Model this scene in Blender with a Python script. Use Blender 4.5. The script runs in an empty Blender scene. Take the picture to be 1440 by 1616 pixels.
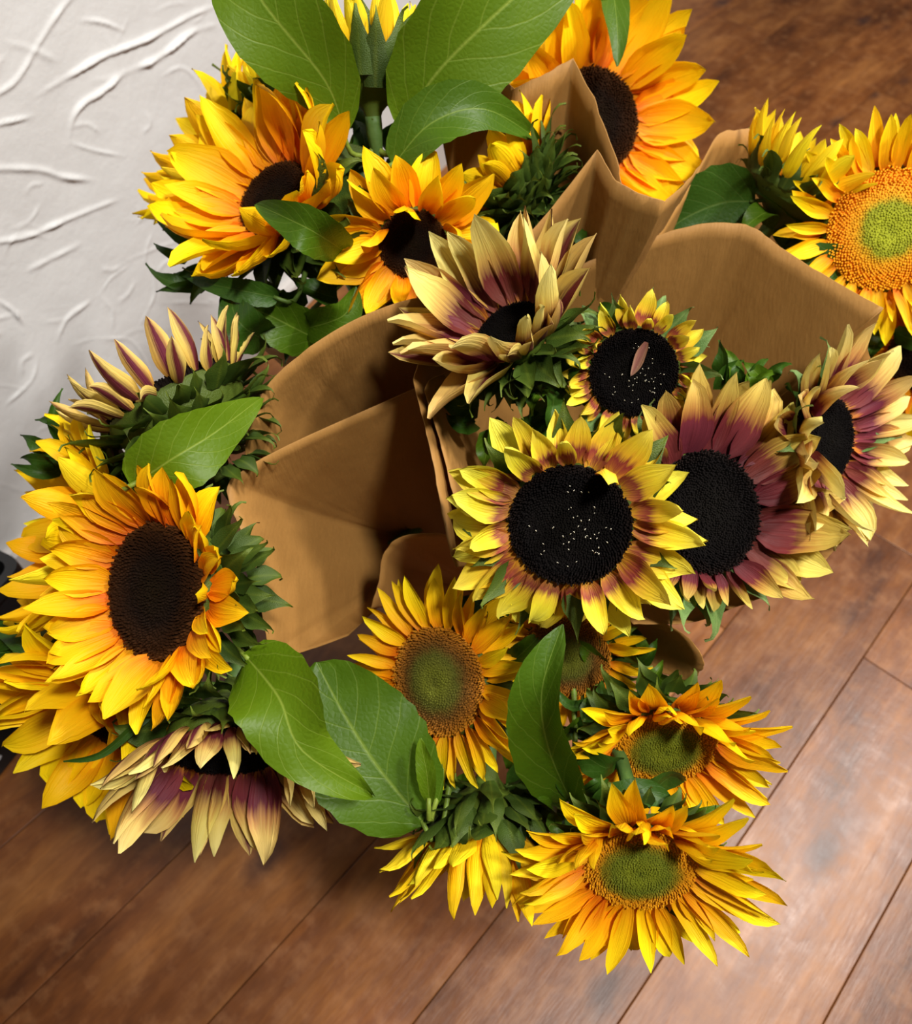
import bpy, bmesh, math, random
from mathutils import Vector, Matrix, noise
R_ = math.radians
scene = bpy.context.scene
col = scene.collection
random.seed(7)

# ------------------------------------------------------------------ camera
FPX = 1300.0; CAM_H = 1.0; PITCH = R_(55)
cam_d = bpy.data.cameras.new('camera'); cam = bpy.data.objects.new('camera', cam_d); col.objects.link(cam)
CAM = Vector((0, 0, CAM_H))
cam.location = CAM
cam.rotation_euler = (R_(90) - PITCH, 0, 0)
cam_d.sensor_fit = 'VERTICAL'; cam_d.sensor_height = 36; cam_d.lens = FPX / 1616 * 36
cam_d.clip_start = 0.02
cam_d.dof.use_dof = True; cam_d.dof.focus_distance = 0.50; cam_d.dof.aperture_fstop = 8.5
scene.camera = cam
FWD = Vector((0, math.cos(PITCH), -math.sin(PITCH))); RGT = Vector((1, 0, 0)); UPV = Vector((0, math.sin(PITCH), math.cos(PITCH)))

# ------------------------------------------------------------------ world, lamps, exposure
w = bpy.data.worlds.new('world'); scene.world = w; w.use_nodes = True
w.node_tree.nodes['Background'].inputs[0].default_value = (1.0, 0.95, 0.88, 1)
w.node_tree.nodes['Background'].inputs[1].default_value = 0.065
def lamp(loc, power, size, colr=(1, .965, .915)):
    l = bpy.data.lights.new('ceiling_or_key_lamp', 'AREA'); l.shape = 'DISK'; l.size = size; l.energy = power; l.color = colr
    o = bpy.data.objects.new('ceiling_or_key_lamp', l); o.location = loc; col.objects.link(o)
    return o
lamp((1.75, 0.99, 2.4), 42, .22)
lamp((1.15, 0.57, 2.4), 42, .22)
lamp((0.55, -0.22, 2.4), 48, .26)  # added overhead key, no known fixture; eases the shading on the front heads
scene.view_settings.view_transform = 'Standard'; scene.view_settings.look = 'None'
scene.view_settings.exposure = 0.12; scene.view_settings.gamma = 1.0
scene.view_settings.use_curve_mapping = False

# ------------------------------------------------------------------ helpers
def P(px, py, d):
    return CAM + FWD * d + RGT * ((px - 720) / FPX * d) + UPV * ((808 - py) / FPX * d)
def ray(px, py):
    return FWD + RGT * ((px - 720) / FPX) + UPV * ((808 - py) / FPX)
def floor_pt(px, py):
    r = ray(px, py); return CAM + r * (-CAM_H / r.z)
def mesh(name, verts, faces, uvs=None, smooth=True):
    me = bpy.data.meshes.new(name)
    me.from_pydata([tuple(v) for v in verts], [], faces)
    if uvs:
        uv = me.uv_layers.new(name='UVMap')
        for l in me.loops: uv.data[l.index].uv = uvs[l.vertex_index]
    if smooth: me.polygons.foreach_set('use_smooth', [True] * len(me.polygons))
    me.update()
    return me
def link(name, me, mat=None, parent=None, M=None):
    o = bpy.data.objects.new(name, me); col.objects.link(o)
    if mat and me is not None and not me.materials: me.materials.append(mat)
    if parent: o.parent = parent
    if M is not None: o.matrix_local = M
    return o
def tag(o, label=None, cat=None, group=None, kind=None):
    if label: o['label'] = label
    if cat: o['category'] = cat
    if group: o['group'] = group
    if kind: o['kind'] = kind
    return o
def empty(name, loc):
    o = bpy.data.objects.new(name, None); o.empty_display_size = .02; o.location = loc; col.objects.link(o); return o
def grid_faces(nu, nv):
    return [(i * nv + j, i * nv + j + 1, (i + 1) * nv + j + 1, (i + 1) * nv + j) for i in range(nu - 1) for j in range(nv - 1)]
def catmull(pts, n):
    out = []
    m = len(pts)
    for i in range(m - 1):
        p0 = pts[max(i - 1, 0)]; p1 = pts[i]; p2 = pts[i + 1]; p3 = pts[min(i + 2, m - 1)]
        for k in range(n):
            t = k / n
            out.append(0.5 * ((2 * p1) + (p2 - p0) * t + (2 * p0 - 5 * p1 + 4 * p2 - p3) * t * t + (3 * p1 - p0 - 3 * p2 + p3) * t ** 3))
    out.append(pts[-1].copy())
    return out
def tube(pts, rads, sides=8, cap=True):
    v = []; f = []
    n = len(pts); ref = Vector((.3, .8, .1)).normalized()
    for i, p in enumerate(pts):
        t = (pts[min(i + 1, n - 1)] - pts[max(i - 1, 0)]).normalized()
        a = t.cross(ref).normalized(); b = t.cross(a).normalized()
        for k in range(sides):
            an = 2 * math.pi * k / sides
            v.append(p + (a * math.cos(an) + b * math.sin(an)) * rads[i])
    for i in range(n - 1):
        for k in range(sides):
            k2 = (k + 1) % sides
            f.append((i * sides + k, i * sides + k2, (i + 1) * sides + k2, (i + 1) * sides + k))
    if cap:
        f.append(tuple(range(sides))[::-1]); f.append(tuple((n - 1) * sides + k for k in range(sides)))
    return v, f
def lathe(prof, n=28):
    v = []; f = []
    for r, z in prof:
        for k in range(n):
            a = 2 * math.pi * k / n
            v.append((r * math.cos(a), r * math.sin(a), z))
    for i in range(len(prof) - 1):
        for k in range(n):
            k2 = (k + 1) % n
            f.append((i * n + k, i * n + k2, (i + 1) * n + k2, (i + 1) * n + k))
    return v, f

# ------------------------------------------------------------------ materials
class NT:
    def __init__(s, name):
        s.m = bpy.data.materials.new(name); s.m.use_nodes = True; s.t = s.m.node_tree
        s.b = s.t.nodes['Principled BSDF']; s.out = s.t.nodes['Material Output']
    def n(s, typ, **kw):
        nd = s.t.nodes.new(typ)
        for k, v in kw.items(): setattr(nd, k, v)
        return nd
    def l(s, a, b): s.t.links.new(a, b)
    def math(s, op, a, b=None, c=None):
        nd = s.n('ShaderNodeMath', operation=op)
        for i, x in enumerate((a, b, c)):
            if x is None: continue
            if isinstance(x, (int, float)): nd.inputs[i].default_value = x
            else: s.l(x, nd.inputs[i])
        return nd.outputs[0]
    def ramp(s, fac, stops, interp='LINEAR'):
        nd = s.n('ShaderNodeValToRGB'); cr = nd.color_ramp; cr.interpolation = interp
        while len(cr.elements) > 1: cr.elements.remove(cr.elements[-1])
        cr.elements[0].position = stops[0][0]; cr.elements[0].color = (*stops[0][1], 1)
        for p, c in stops[1:]:
            e = cr.elements.new(p); e.color = (*c, 1)
        s.l(fac, nd.inputs[0]); return nd.outputs[0]
    def mix(s, fac, a, b, mode='MIX'):
        nd = s.n('ShaderNodeMix', data_type='RGBA', blend_type=mode)
        for i, x in ((0, fac), (6, a), (7, b)):
            if isinstance(x, (int, float)): nd.inputs[i].default_value = x
            elif isinstance(x, tuple): nd.inputs[i].default_value = (*x, 1)
            else: s.l(x, nd.inputs[i])
        return nd.outputs[2]
    def noise(s, vec, scale, detail=3, rough=.5):
        nd = s.n('ShaderNodeTexNoise'); nd.inputs['Scale'].default_value = scale; nd.inputs['Detail'].default_value = detail
        nd.inputs['Roughness'].default_value = rough
        if vec is not None: s.l(vec, nd.inputs['Vector'])
        return nd.outputs[0]
    def mapping(s, vec, scale=(1, 1, 1), rot=(0, 0, 0)):
        nd = s.n('ShaderNodeMapping'); nd.inputs['Scale'].default_value = scale; nd.inputs['Rotation'].default_value = rot
        s.l(vec, nd.inputs[0]); return nd.outputs[0]
    def bump(s, h, strength=.3, dist=.002):
        nd = s.n('ShaderNodeBump'); nd.inputs['Strength'].default_value = strength; nd.inputs['Distance'].default_value = dist
        s.l(h, nd.inputs['Height']); s.l(nd.outputs[0], s.b.inputs['Normal']); return nd.outputs[0]
    def finish(s, colr, rough=.6, spec=.3, transl=0.0):
        if isinstance(colr, tuple): s.b.inputs['Base Color'].default_value = (*colr, 1)
        else: s.l(colr, s.b.inputs['Base Color'])
        s.b.inputs['Roughness'].default_value = rough
        s.b.inputs['Specular IOR Level'].default_value = spec
        if transl > 0:
            tr = s.n('ShaderNodeBsdfTranslucent')
            if isinstance(colr, tuple): tr.inputs[0].default_value = (*colr, 1)
            else: s.l(colr, tr.inputs[0])
            mx = s.n('ShaderNodeMixShader'); mx.inputs[0].default_value = transl
            s.l(s.b.outputs[0], mx.inputs[1]); s.l(tr.outputs[0], mx.inputs[2]); s.l(mx.outputs[0], s.out.inputs[0])
        return s.m

def petal_mat(name, stops, stripe=None, stripe_amt=0.0, hue=.03, val=.25):
    """colour along the petal's length (UV v), streaks across (UV u), small variation from petal to petal"""
    s = NT(name)
    uv = s.n('ShaderNodeUVMap').outputs[0]
    sep = s.n('ShaderNodeSeparateXYZ'); s.l(uv, sep.inputs[0])
    u, v = sep.outputs[0], sep.outputs[1]
    oi = s.n('ShaderNodeObjectInfo').outputs['Random']
    nz = s.n('ShaderNodeTexNoise', noise_dimensions='4D'); nz.inputs['Scale'].default_value = 1.0; nz.inputs['Detail'].default_value = 2
    s.l(s.mapping(uv, (16, 1.3, 1)), nz.inputs['Vector']); s.l(s.math('MULTIPLY', oi, 50.0), nz.inputs['W'])
    streak = s.math('SUBTRACT', nz.outputs[0], .5)
    vv = s.math('ADD', v, s.math('MULTIPLY', streak, .38))
    vv = s.math('ADD', vv, s.math('MULTIPLY', s.math('SUBTRACT', oi, .5), .14))
    c = s.ramp(vv, stops)
    if stripe:
        au = s.math('ABSOLUTE', s.math('SUBTRACT', u, .5))
        f = s.math('SUBTRACT', 1.1, s.math('MULTIPLY', au, 2.9))
        f = s.math('ADD', f, s.math('MULTIPLY', streak, .8))
        f = s.math('MULTIPLY', f, s.math('SUBTRACT', 1.9, v)); f.node.use_clamp = True
        c = s.mix(s.math('MULTIPLY', f, stripe_amt), c, stripe)
    hs = s.n('ShaderNodeHueSaturation')
    s.l(s.math('ADD', .5 - hue / 2, s.math('MULTIPLY', oi, hue)), hs.inputs['Hue'])
    r2 = s.math('FRACT', s.math('MULTIPLY', oi, 7.31))
    s.l(s.math('ADD', 1 - val * .6, s.math('MULTIPLY', r2, val)), hs.inputs['Value'])
    s.l(c, hs.inputs['Color'])
    s.bump(nz.outputs[0], .5, .002)
    return s.finish(hs.outputs[0], .55, .18, .25)

M = {}
M['petA'] = petal_mat('golden_petal', [(0, (.74, .19, .001)), (.22, (.92, .36, .002)), (.55, (.98, .54, .003)), (1, (1.0, .66, .005))])
M['petC'] = petal_mat('yellow_petal', [(0, (.74, .22, .002)), (.22, (.93, .42, .002)), (.55, (.99, .60, .004)), (1, (1.0, .71, .008))])
M['petL'] = petal_mat('lemon_petal', [(0, (.62, .30, .01)), (.3, (.90, .58, .006)), (1, (.98, .76, .02))])
M['petB'] = petal_mat('bicolour_petal', [(0, (.50, .20, .02)), (.07, (.20, .035, .03)), (.34, (.15, .022, .03)), (.52, (.60, .33, .09)), (.68, (.80, .60, .16)), (1, (.84, .70, .24))])
M['petBy'] = petal_mat('bicolour_yellow_petal', [(0, (.62, .32, .02)), (.10, (.40, .13, .03)), (.24, (.26, .05, .035)), (.38, (.78, .50, .03)), (.6, (.90, .71, .035)), (1, (.93, .80, .09))], val=.3)
M['petBm'] = petal_mat('maroon_petal', [(0, (.085, .011, .012)), (.38, (.15, .022, .022)), (.55, (.42, .22, .04)), (.78, (.66, .48, .09)), (1, (.76, .60, .14))])
M['petBs'] = petal_mat('striped_petal', [(0, (.55, .30, .05)), (.4, (.76, .54, .12)), (1, (.74, .52, .16))], stripe=(.13, .022, .03), stripe_amt=1.0)
M['petW'] = petal_mat('withered_petal', [(0, (.42, .20, .12)), (1, (.50, .30, .20))], stripe=(.30, .10, .09), stripe_amt=.7)

def green_mat(name, a, b, tip, transl=.12):
    s = NT(name)
    uv = s.n('ShaderNodeUVMap').outputs[0]
    sep = s.n('ShaderNodeSeparateXYZ'); s.l(uv, sep.inputs[0])
    oi = s.n('ShaderNodeObjectInfo').outputs['Random']
    c = s.mix(oi, a, b)
    c = s.mix(s.math('POWER', sep.outputs[1], 3.0), c, tip)
    au = s.math('ABSOLUTE', s.math('SUBTRACT', sep.outputs[0], .5))
    e = s.math('SUBTRACT', 1.0, s.math('MULTIPLY', au, 9.0)); e.node.use_clamp = True
    c = s.mix(s.math('MULTIPLY', e, .35), c, tip)
    co = s.n('ShaderNodeTexCoord').outputs['Object']
    s.bump(s.noise(co, 60, 3), .25, .01)
    return s.finish(c, .55, .35, transl)
M['bract'] = green_mat('green_bract', (.022, .046, .003), (.044, .080, .005), (.12, .16, .012))
M['bract_pale'] = green_mat('pale_green_bract', (.06, .14, .025), (.10, .19, .04), (.25, .34, .11))
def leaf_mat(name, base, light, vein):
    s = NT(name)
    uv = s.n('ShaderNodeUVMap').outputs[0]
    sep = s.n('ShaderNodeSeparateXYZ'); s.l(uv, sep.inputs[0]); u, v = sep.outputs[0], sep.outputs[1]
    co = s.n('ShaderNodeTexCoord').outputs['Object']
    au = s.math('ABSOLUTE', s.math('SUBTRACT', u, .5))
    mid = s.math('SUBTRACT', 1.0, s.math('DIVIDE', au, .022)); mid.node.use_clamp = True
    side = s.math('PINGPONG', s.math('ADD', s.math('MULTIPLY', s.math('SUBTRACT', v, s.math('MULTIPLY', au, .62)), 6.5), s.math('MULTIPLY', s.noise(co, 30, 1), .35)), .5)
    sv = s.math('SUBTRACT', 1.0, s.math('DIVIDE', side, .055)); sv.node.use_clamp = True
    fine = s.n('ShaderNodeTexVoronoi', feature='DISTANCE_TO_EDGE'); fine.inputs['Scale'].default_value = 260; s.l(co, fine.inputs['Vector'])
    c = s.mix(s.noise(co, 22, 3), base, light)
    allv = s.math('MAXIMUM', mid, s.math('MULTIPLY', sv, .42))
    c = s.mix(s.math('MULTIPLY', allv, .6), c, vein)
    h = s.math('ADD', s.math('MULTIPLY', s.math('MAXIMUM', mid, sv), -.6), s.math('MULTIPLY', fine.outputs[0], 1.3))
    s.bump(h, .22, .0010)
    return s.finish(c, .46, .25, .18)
M['leaf'] = leaf_mat('green_leaf', (.036, .085, .002), (.066, .13, .004), (.20, .28, .04))
M['leaf_bright'] = leaf_mat('bright_green_leaf', (.062, .125, .002), (.105, .175, .004), (.27, .34, .05))
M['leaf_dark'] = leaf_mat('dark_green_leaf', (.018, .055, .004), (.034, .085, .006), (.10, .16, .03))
s = NT('green_stem'); co = s.n('ShaderNodeTexCoord').outputs['Object']
s.bump(s.noise(co, 120, 2), .3, .004)
M['stem'] = s.finish(s.mix(s.noise(co, 30, 2), (.05, .11, .02), (.10, .18, .04)), .55, .3)
def disc_mat(name, stops, rough=.75, spec=.2):
    s = NT(name)
    co = s.n('ShaderNodeTexCoord').outputs['Object']
    sep = s.n('ShaderNodeSeparateXYZ'); s.l(co, sep.inputs[0])
    r = s.math('SQRT', s.math('ADD', s.math('POWER', sep.outputs[0], 2.0), s.math('POWER', sep.outputs[1], 2.0)))
    r = s.math('ADD', r, s.math('MULTIPLY', s.math('SUBTRACT', s.noise(co, 5, 4, .7), .5), .22))
    return s.finish(s.ramp(r, stops), rough, spec)
M['discA'] = disc_mat('dark_brown_disc', [(0, (.012, .007, .003)), (.5, (.010, .005, .003)), (.85, (.028, .010, .003)), (1, (.075, .026, .006))], .95, .06)
M['discB'] = disc_mat('black_disc', [(0, (.006, .005, .004)), (.8, (.004, .003, .003)), (1, (.010, .006, .005))], .95, .06)
M['discC'] = disc_mat('green_disc', [(0, (.10, .12, .006)), (.18, (.16, .18, .008)), (.50, (.12, .14, .008)), (.66, (.22, .16, .006)), (.78, (.58, .24, .004)), (1, (.72, .30, .004))])
M['discCo'] = disc_mat('lime_and_orange_disc', [(0, (.22, .24, .008)), (.2, (.30, .32, .012)), (.42, (.24, .25, .010)), (.56, (.62, .30, .006)), (.8, (.74, .28, .003)), (1, (.80, .34, .003))])
M['discCd'] = disc_mat('olive_brown_disc', [(0, (.085, .09, .008)), (.2, (.13, .14, .012)), (.48, (.085, .085, .010)), (.66, (.12, .055, .008)), (.85, (.28, .10, .008)), (1, (.46, .18, .008))])
s = NT('pollen_speck'); M['pollen'] = s.finish((.75, .70, .55), .8, .1)

def paper_mat():
    s = NT('kraft_paper')
    co = s.n('ShaderNodeTexCoord').outputs['Object']
    n1 = s.noise(co, 9, 4, .6); n2 = s.noise(co, 420, 2, .6)
    fib = s.noise(s.mapping(co, (600, 90, 90), (.3, .2, .5)), 1.0, 2)
    c = s.mix(n1, (.32, .155, .036), (.42, .220, .060))
    c = s.mix(s.math('MULTIPLY', n2, .35), c, (.20, .09, .022))
    s.bump(s.math('ADD', s.math('MULTIPLY', fib, .3), s.math('MULTIPLY', s.noise(co, 28, 3), 1.0)), .25, .004)
    return s.finish(c, .62, .25, .10)
M['paper'] = paper_mat()

def plank_mat():
    s = NT('brown_wood_plank')
    co = s.n('ShaderNodeTexCoord').outputs['Object']
    oi = s.n('ShaderNodeObjectInfo').outputs['Random']
    off = s.n('ShaderNodeCombineXYZ'); s.l(s.math('MULTIPLY', oi, 31.0), off.inputs[0]); s.l(s.math('MULTIPLY', oi, 17.0), off.inputs[1])
    va = s.n('ShaderNodeVectorMath', operation='ADD'); s.l(co, va.inputs[0]); s.l(off.outputs[0], va.inputs[1]); p = va.outputs[0]
    broad = s.noise(s.mapping(p, (11, 3.2, 1)), 1.0, 5, .68)
    grain = s.noise(s.mapping(p, (70, 7, 1)), 1.0, 4, .65)
    mott = s.noise(p, 34, 3, .6)
    c = s.ramp(broad, [(.33, (.065, .018, .004)), (.49, (.185, .060, .014)), (.66, (.33, .130, .034))])
    c = s.mix(s.math('MULTIPLY', s.ramp(grain, [(.42, (1, 1, 1)), (.62, (0, 0, 0))]), .30), c, (.10, .034, .014))
    c = s.mix(s.math('MULTIPLY', s.ramp(mott, [(.5, (0, 0, 0)), (.75, (1, 1, 1))]), .4), c, (.38, .17, .062))
    # knots
    vo = s.n('ShaderNodeTexVoronoi'); vo.inputs['Scale'].default_value = 1.0; s.l(s.mapping(p, (9.5, 5.0, 1)), vo.inputs['Vector'])
    kn = s.ramp(s.math('ADD', vo.outputs['Distance'], s.math('MULTIPLY', s.math('SUBTRACT', mott, .5), .2)), [(.06, (1, 1, 1)), (.22, (0, 0, 0))])
    kr = s.n('ShaderNodeSeparateColor'); s.l(vo.outputs['Color'], kr.inputs[0])
    kn = s.math('MULTIPLY', kn, s.math('GREATER_THAN', kr.outputs[0], .40))
    c = s.mix(s.math('MULTIPLY', kn, .75), c, (.045, .022, .018))
    hs = s.n('ShaderNodeHueSaturation'); s.l(c, hs.inputs['Color'])
    s.l(s.math('ADD', .72, s.math('MULTIPLY', oi, .26)), hs.inputs['Value'])
    s.bump(s.math('ADD', grain, s.math('MULTIPLY', mott, .8)), .12, .003)
    m = s.finish(hs.outputs[0], .36, .30)
    s.l(s.math('ADD', .22, s.math('MULTIPLY', mott, .26)), s.b.inputs['Roughness'])
    return m
M['plank'] = plank_mat()
s = NT('dark_grout'); M['grout'] = s.finish((.13, .050, .022), .85, .2)
s = NT('white_plaster'); co = s.n('ShaderNodeTexCoord').outputs['Object']
s.bump(s.math('ADD', s.noise(co, 14, 5, .55), s.math('MULTIPLY', s.noise(co, 160, 3), .08)), .25, .012)
M['plaster'] = s.finish(s.mix(s.noise(co, 4, 3), (.62, .62, .615), (.69, .69, .685)), .55, .35)
s = NT('grey_white_paint'); M['base'] = s.finish((.52, .49, .47), .5, .3)
s = NT('white_plastic'); M['bucket'] = s.finish((.62, .61, .58), .35, .5)
s = NT('black_plastic'); co = s.n('ShaderNodeTexCoord').outputs['Object']; s.bump(s.noise(co, 300, 2), .1, .002)
M['black'] = s.finish((.006, .006, .007), .45, .4)
s = NT('white_print'); M['print'] = s.finish((.6, .6, .62), .6, .2)

# ------------------------------------------------------------------ floor of planks
AZ = R_(42)
pd = Vector((math.sin(AZ), math.cos(AZ), 0)); pn = Vector((math.cos(AZ), -math.sin(AZ), 0))
fv = [(-3, -2, -.006), (4, -2, -.006), (4, 5, -.006), (-3, 5, -.006), (-3, -2, -.05), (4, -2, -.05), (4, 5, -.05), (-3, 5, -.05)]
floor = link('floor', mesh('floor', fv, [(0, 1, 2, 3), (7, 6, 5, 4), (0, 4, 5, 1), (1, 5, 6, 2), (2, 6, 7, 3), (3, 7, 4, 0)], smooth=False), M['grout'])
tag(floor, 'floor of wide brown wood planks laid at a slant', kind='structure')
PW = .1575; PL = 1.5; gap = .0005; ch = .0008
def plank_mesh(L, W):
    hw = W / 2 - gap; hl = L / 2 - gap
    v = []
    for z, e in ((-.006, 0), (-ch * .6, 0), (0, ch)):
        v += [(-hw + e, -hl + e, z), (hw - e, -hl + e, z), (hw - e, hl - e, z), (-hw + e, hl - e, z)]
    f = [(8, 9, 10, 11)]
    for a in (0, 4):
        for k in range(4): f.append((a + k, a + (k + 1) % 4, a + 4 + (k + 1) % 4, a + 4 + k))
    return mesh('plank', v, f, smooth=False)
pm = plank_mesh(PL, PW)
# seam offsets measured on the floor: rows are PW wide, one seam lies at offset .245
OFF0 = .245
rng = random.Random(3)
RM = Matrix.Rotation(-AZ, 4, 'Z')
WALL_A = floor_pt(-2, 950); WALL_B = floor_pt(945, 8)
wdir = (WALL_B - WALL_A).normalized(); wnorm = Vector((wdir.y, -wdir.x, 0))
stag = {}
for r in range(-14, 8):
    oc = OFF0 + (r + .5) * PW
    st = {-7: 1.35, -6: 2.2, -5: .55, -4: .95, -3: .62, -2: .9, 0: 1.15, 1: 1.5}.get(r, rng.random() * PL) + PL / 2
    if r == -1: st = (floor_pt(1300, 995)).dot(pd) + PL / 2
    if r == -8: st = (floor_pt(1250, 68)).dot(pd) + PL / 2
    for k in range(-3, 5):
        al = st % PL + k * PL
        c = pn * oc + pd * al
        if (c - WALL_A).dot(wnorm) < -.35: continue
        cp = c - CAM; dz = cp.dot(FWD)
        if dz > .2:
            x = 720 + cp.dot(RGT) / dz * FPX; y = 808 - cp.dot(UPV) / dz * FPX
            if not (-900 < x < 2500 and -900 < y < 2700): continue
        elif c.length > 1.4: continue
        o = link('plank', pm, M['plank'], floor, Matrix.Translation(c) @ RM)

# ------------------------------------------------------------------ plastered wall on the left, with trowel ridges
def wall_uv(px, py):
    r = ray(px, py); t = (WALL_A - CAM).dot(wnorm) / r.dot(wnorm)
    q = CAM + r * t
    return ((q - WALL_A).dot(wdir), q.z)
strokes = []
def stroke(pts, hgt, wid, asym=.5):
    q = catmull([Vector((*wall_uv(*p), 0)) for p in pts], 6)
    strokes.append((q, hgt, wid, asym))
stroke([(-40, 165), (20, 130), (60, 70), (100, 10), (130, -20)], .0035, .005)
stroke([(55, 152), (110, 120), (160, 90), (230, 62), (300, 25), (345, 8)], .0045, .005)
stroke([(190, 118), (250, 90), (300, 52), (345, 38)], .0045, .006)
stroke([(110, 225), (115, 190), (130, 165), (160, 145), (200, 110)], .0045, .006)
stroke([(-30, 200), (30, 188), (55, 182)], .003, .004)
stroke([(-30, 265), (60, 268), (100, 280), (150, 285)], .0035, .006)
stroke([(-40, 385), (40, 375), (100, 350), (160, 325), (195, 312)], .0045, .005)
stroke([(110, 225), (150, 238), (200, 247)], .002, .003)
stroke([(125, 32), (160, 35), (200, 50)], .0025, .004)
stroke([(40, 430), (80, 410), (130, 385)], .002, .006)
stroke([(90, 540), (110, 500), (145, 475)], .0025, .006)
stroke([(-10, 470), (20, 490), (40, 515)], .003, .004)
stroke([(10, 640), (50, 600), (60, 560)], .002, .005)
rs = random.Random(11)
for i in range(80):
    x, y = rs.uniform(-60, 420), rs.uniform(-80, 900)
    a = rs.gauss(.5, .5); L = rs.uniform(25, 110); b = rs.gauss(0, .4)
    stroke([(x, y), (x + L * .5 * math.cos(a), y - L * .5 * math.sin(a)), (x + L * math.cos(a + b), y - L * math.sin(a + b))], rs.uniform(.0006, .0014), rs.uniform(.0025, .007))
U0, U1, Z1 = -.25, 3.2, 1.5
us = [U0 + .20 * k / 12 for k in range(12)] + [-.05 + 1.15 * k / 560 for k in range(560)] + [1.1 + 2.1 * k / 60 for k in range(61)]
zs = [.72 * k / 330 for k in range(330)] + [.72 + .78 * k / 20 for k in range(21)]
NU, NZ = len(us), len(zs)
H = [[0.0] * NZ for _ in range(NU)]
import bisect
for q, hg, wd, asym in strokes:
    dense = []
    for a, b in zip(q[:-1], q[1:]):
        n = max(1, int((b - a).length / (wd * .4)))
        for k in range(n): dense.append(a + (b - a) * (k / n))
    N = len(dense)
    best = {}
    for k, p in enumerate(dense):
        fade = min(1.0, 4 * (k + 1) / N, 4 * (N - k) / N)
        wob = .65 + .7 * noise.noise(Vector((p.x * 40, p.y * 40, wd * 900)))
        hh = 1.35 * hg * fade * max(.2, wob)
        i0 = bisect.bisect_left(us, p.x - wd * 2.2); i1 = bisect.bisect_right(us, p.x + wd * 2.2)
        j0 = bisect.bisect_left(zs, p.y - wd * 2.2); j1 = min(NZ - 1, bisect.bisect_right(zs, p.y + wd * 2.2))
        for i in range(i0, min(i1, NU)):
            for j in range(j0, j1 + 1):
                d2 = (us[i] - p.x) ** 2 + (zs[j] - p.y) ** 2
                h = hh * math.exp(-d2 / (wd * wd * .24))
                if h > best.get((i, j), 0): best[(i, j)] = h
    for (i, j), h in best.items(): H[i][j] += h
wv = []
for i in range(NU):
    for j in range(NZ):
        big = .004 * noise.noise(Vector((us[i] * 5, zs[j] * 5, 3))) + .0015 * noise.noise(Vector((us[i] * 17, zs[j] * 13, 8)))
        wv.append(WALL_A + wdir * us[i] + Vector((0, 0, zs[j])) + wnorm * (H[i][j] + big))
wf = grid_faces(NU, NZ)
wall = link('wall_left', mesh('wall_left', wv, wf), M['plaster'])
tag(wall, 'white plastered wall with rough trowel ridges', kind='structure')
# back of the wall so that it has thickness
bv = []
for u in (U0, U1):
    for z in (0, Z1):
        for d in (-.004 - .008, -.12): bv.append(WALL_A + wdir * u + Vector((0, 0, z)) + wnorm * d)
back = link('wall_core', mesh('wall_core', bv, [(0, 1, 3, 2), (4, 6, 7, 5), (0, 4, 5, 1), (2, 3, 7, 6), (0, 2, 6, 4), (1, 5, 7, 3)], smooth=False), M['plaster'], wall)
bb = []
prof = [(-.004, 0), (.016, 0), (.016, .058), (.011, .066), (.006, .068), (-.004, .068)]
for u in (U0, U1):
    for d, z in prof: bb.append(WALL_A + wdir * u + Vector((0, 0, z)) + wnorm * d)
n = len(prof)
base = link('baseboard_left', mesh('baseboard_left', bb, [(k, (k + 1) % n, n + (k + 1) % n, n + k) for k in range(n)] + [tuple(range(n))[::-1], tuple(range(n, 2 * n))], smooth=False), M['base'])
tag(base, 'greyish white baseboard along the plastered wall', kind='structure')

# ------------------------------------------------------------------ flower meshes (unit length, shared)
def petal_mesh(name, W, curve, cup, tip=0.0, seed=0, nt=9, nu=5, twist=0.0, tailed=False, ridge=.05):
    rg = random.Random(seed)
    v = []; uv = []
    y = z = 0.0; pitch = 0.0
    ph = rg.uniform(0, 6.28)
    prev = 0
    for i in range(nt):
        t = i / (nt - 1); dt = t - prev; prev = t
        pitch = curve[0] + (curve[1] - curve[0]) * t + tip * max(0, t - .7) ** 2 * 11
        y += math.cos(pitch) * dt; z += math.sin(pitch) * dt
        if tailed:
            wt = (.80 + .35 * math.sin(min(t, .5) * math.pi)) * (1 - t) ** 1.5 if t > .38 else (.72 + .9 * t) * 1.0 * (1 - .0 * t)
            if t > .38: wt = (.72 + .9 * .38) * max(0, 1 - (t - .38) / .62) ** 1.7
        else:
            wt = (math.sin(math.pi * min(1, .10 + .90 * t ** .86)) ** .72) if t < 1 else 0
            wt = max(wt, .30 * (1 - t * 3))
        if i == nt - 1: wt = .02
        tw = twist * t * t
        for j in range(nu):
            u = j / (nu - 1); s_ = (u - .5) * 2
            x = s_ * W / 2 * wt * (1 + .08 * math.sin(t * 9 + ph) * s_)
            dz = -cup * W * wt * (1 - s_ * s_) + ridge * W * wt * math.cos(s_ * 2 * math.pi) + .04 * W * math.sin(t * 7 + ph + s_ * 2)
            c_, s2 = math.cos(tw), math.sin(tw)
            x, dz = x * c_ - dz * s2, x * s2 + dz * c_
            v.append((x, y - dz * math.sin(pitch), z + dz * math.cos(pitch)))
            uv.append((u, t))
    return mesh(name, v, grid_faces(nt, nu), uv)
PETMESH = {}
def variants(key, mat, specs):
    out = []
    for i, sp in enumerate(specs):
        me = petal_mesh('petal', seed=i * 13 + hash(key) % 7 * 0, **sp); me.materials.append(M[mat]); out.append(me)
    PETMESH[key] = out
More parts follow.
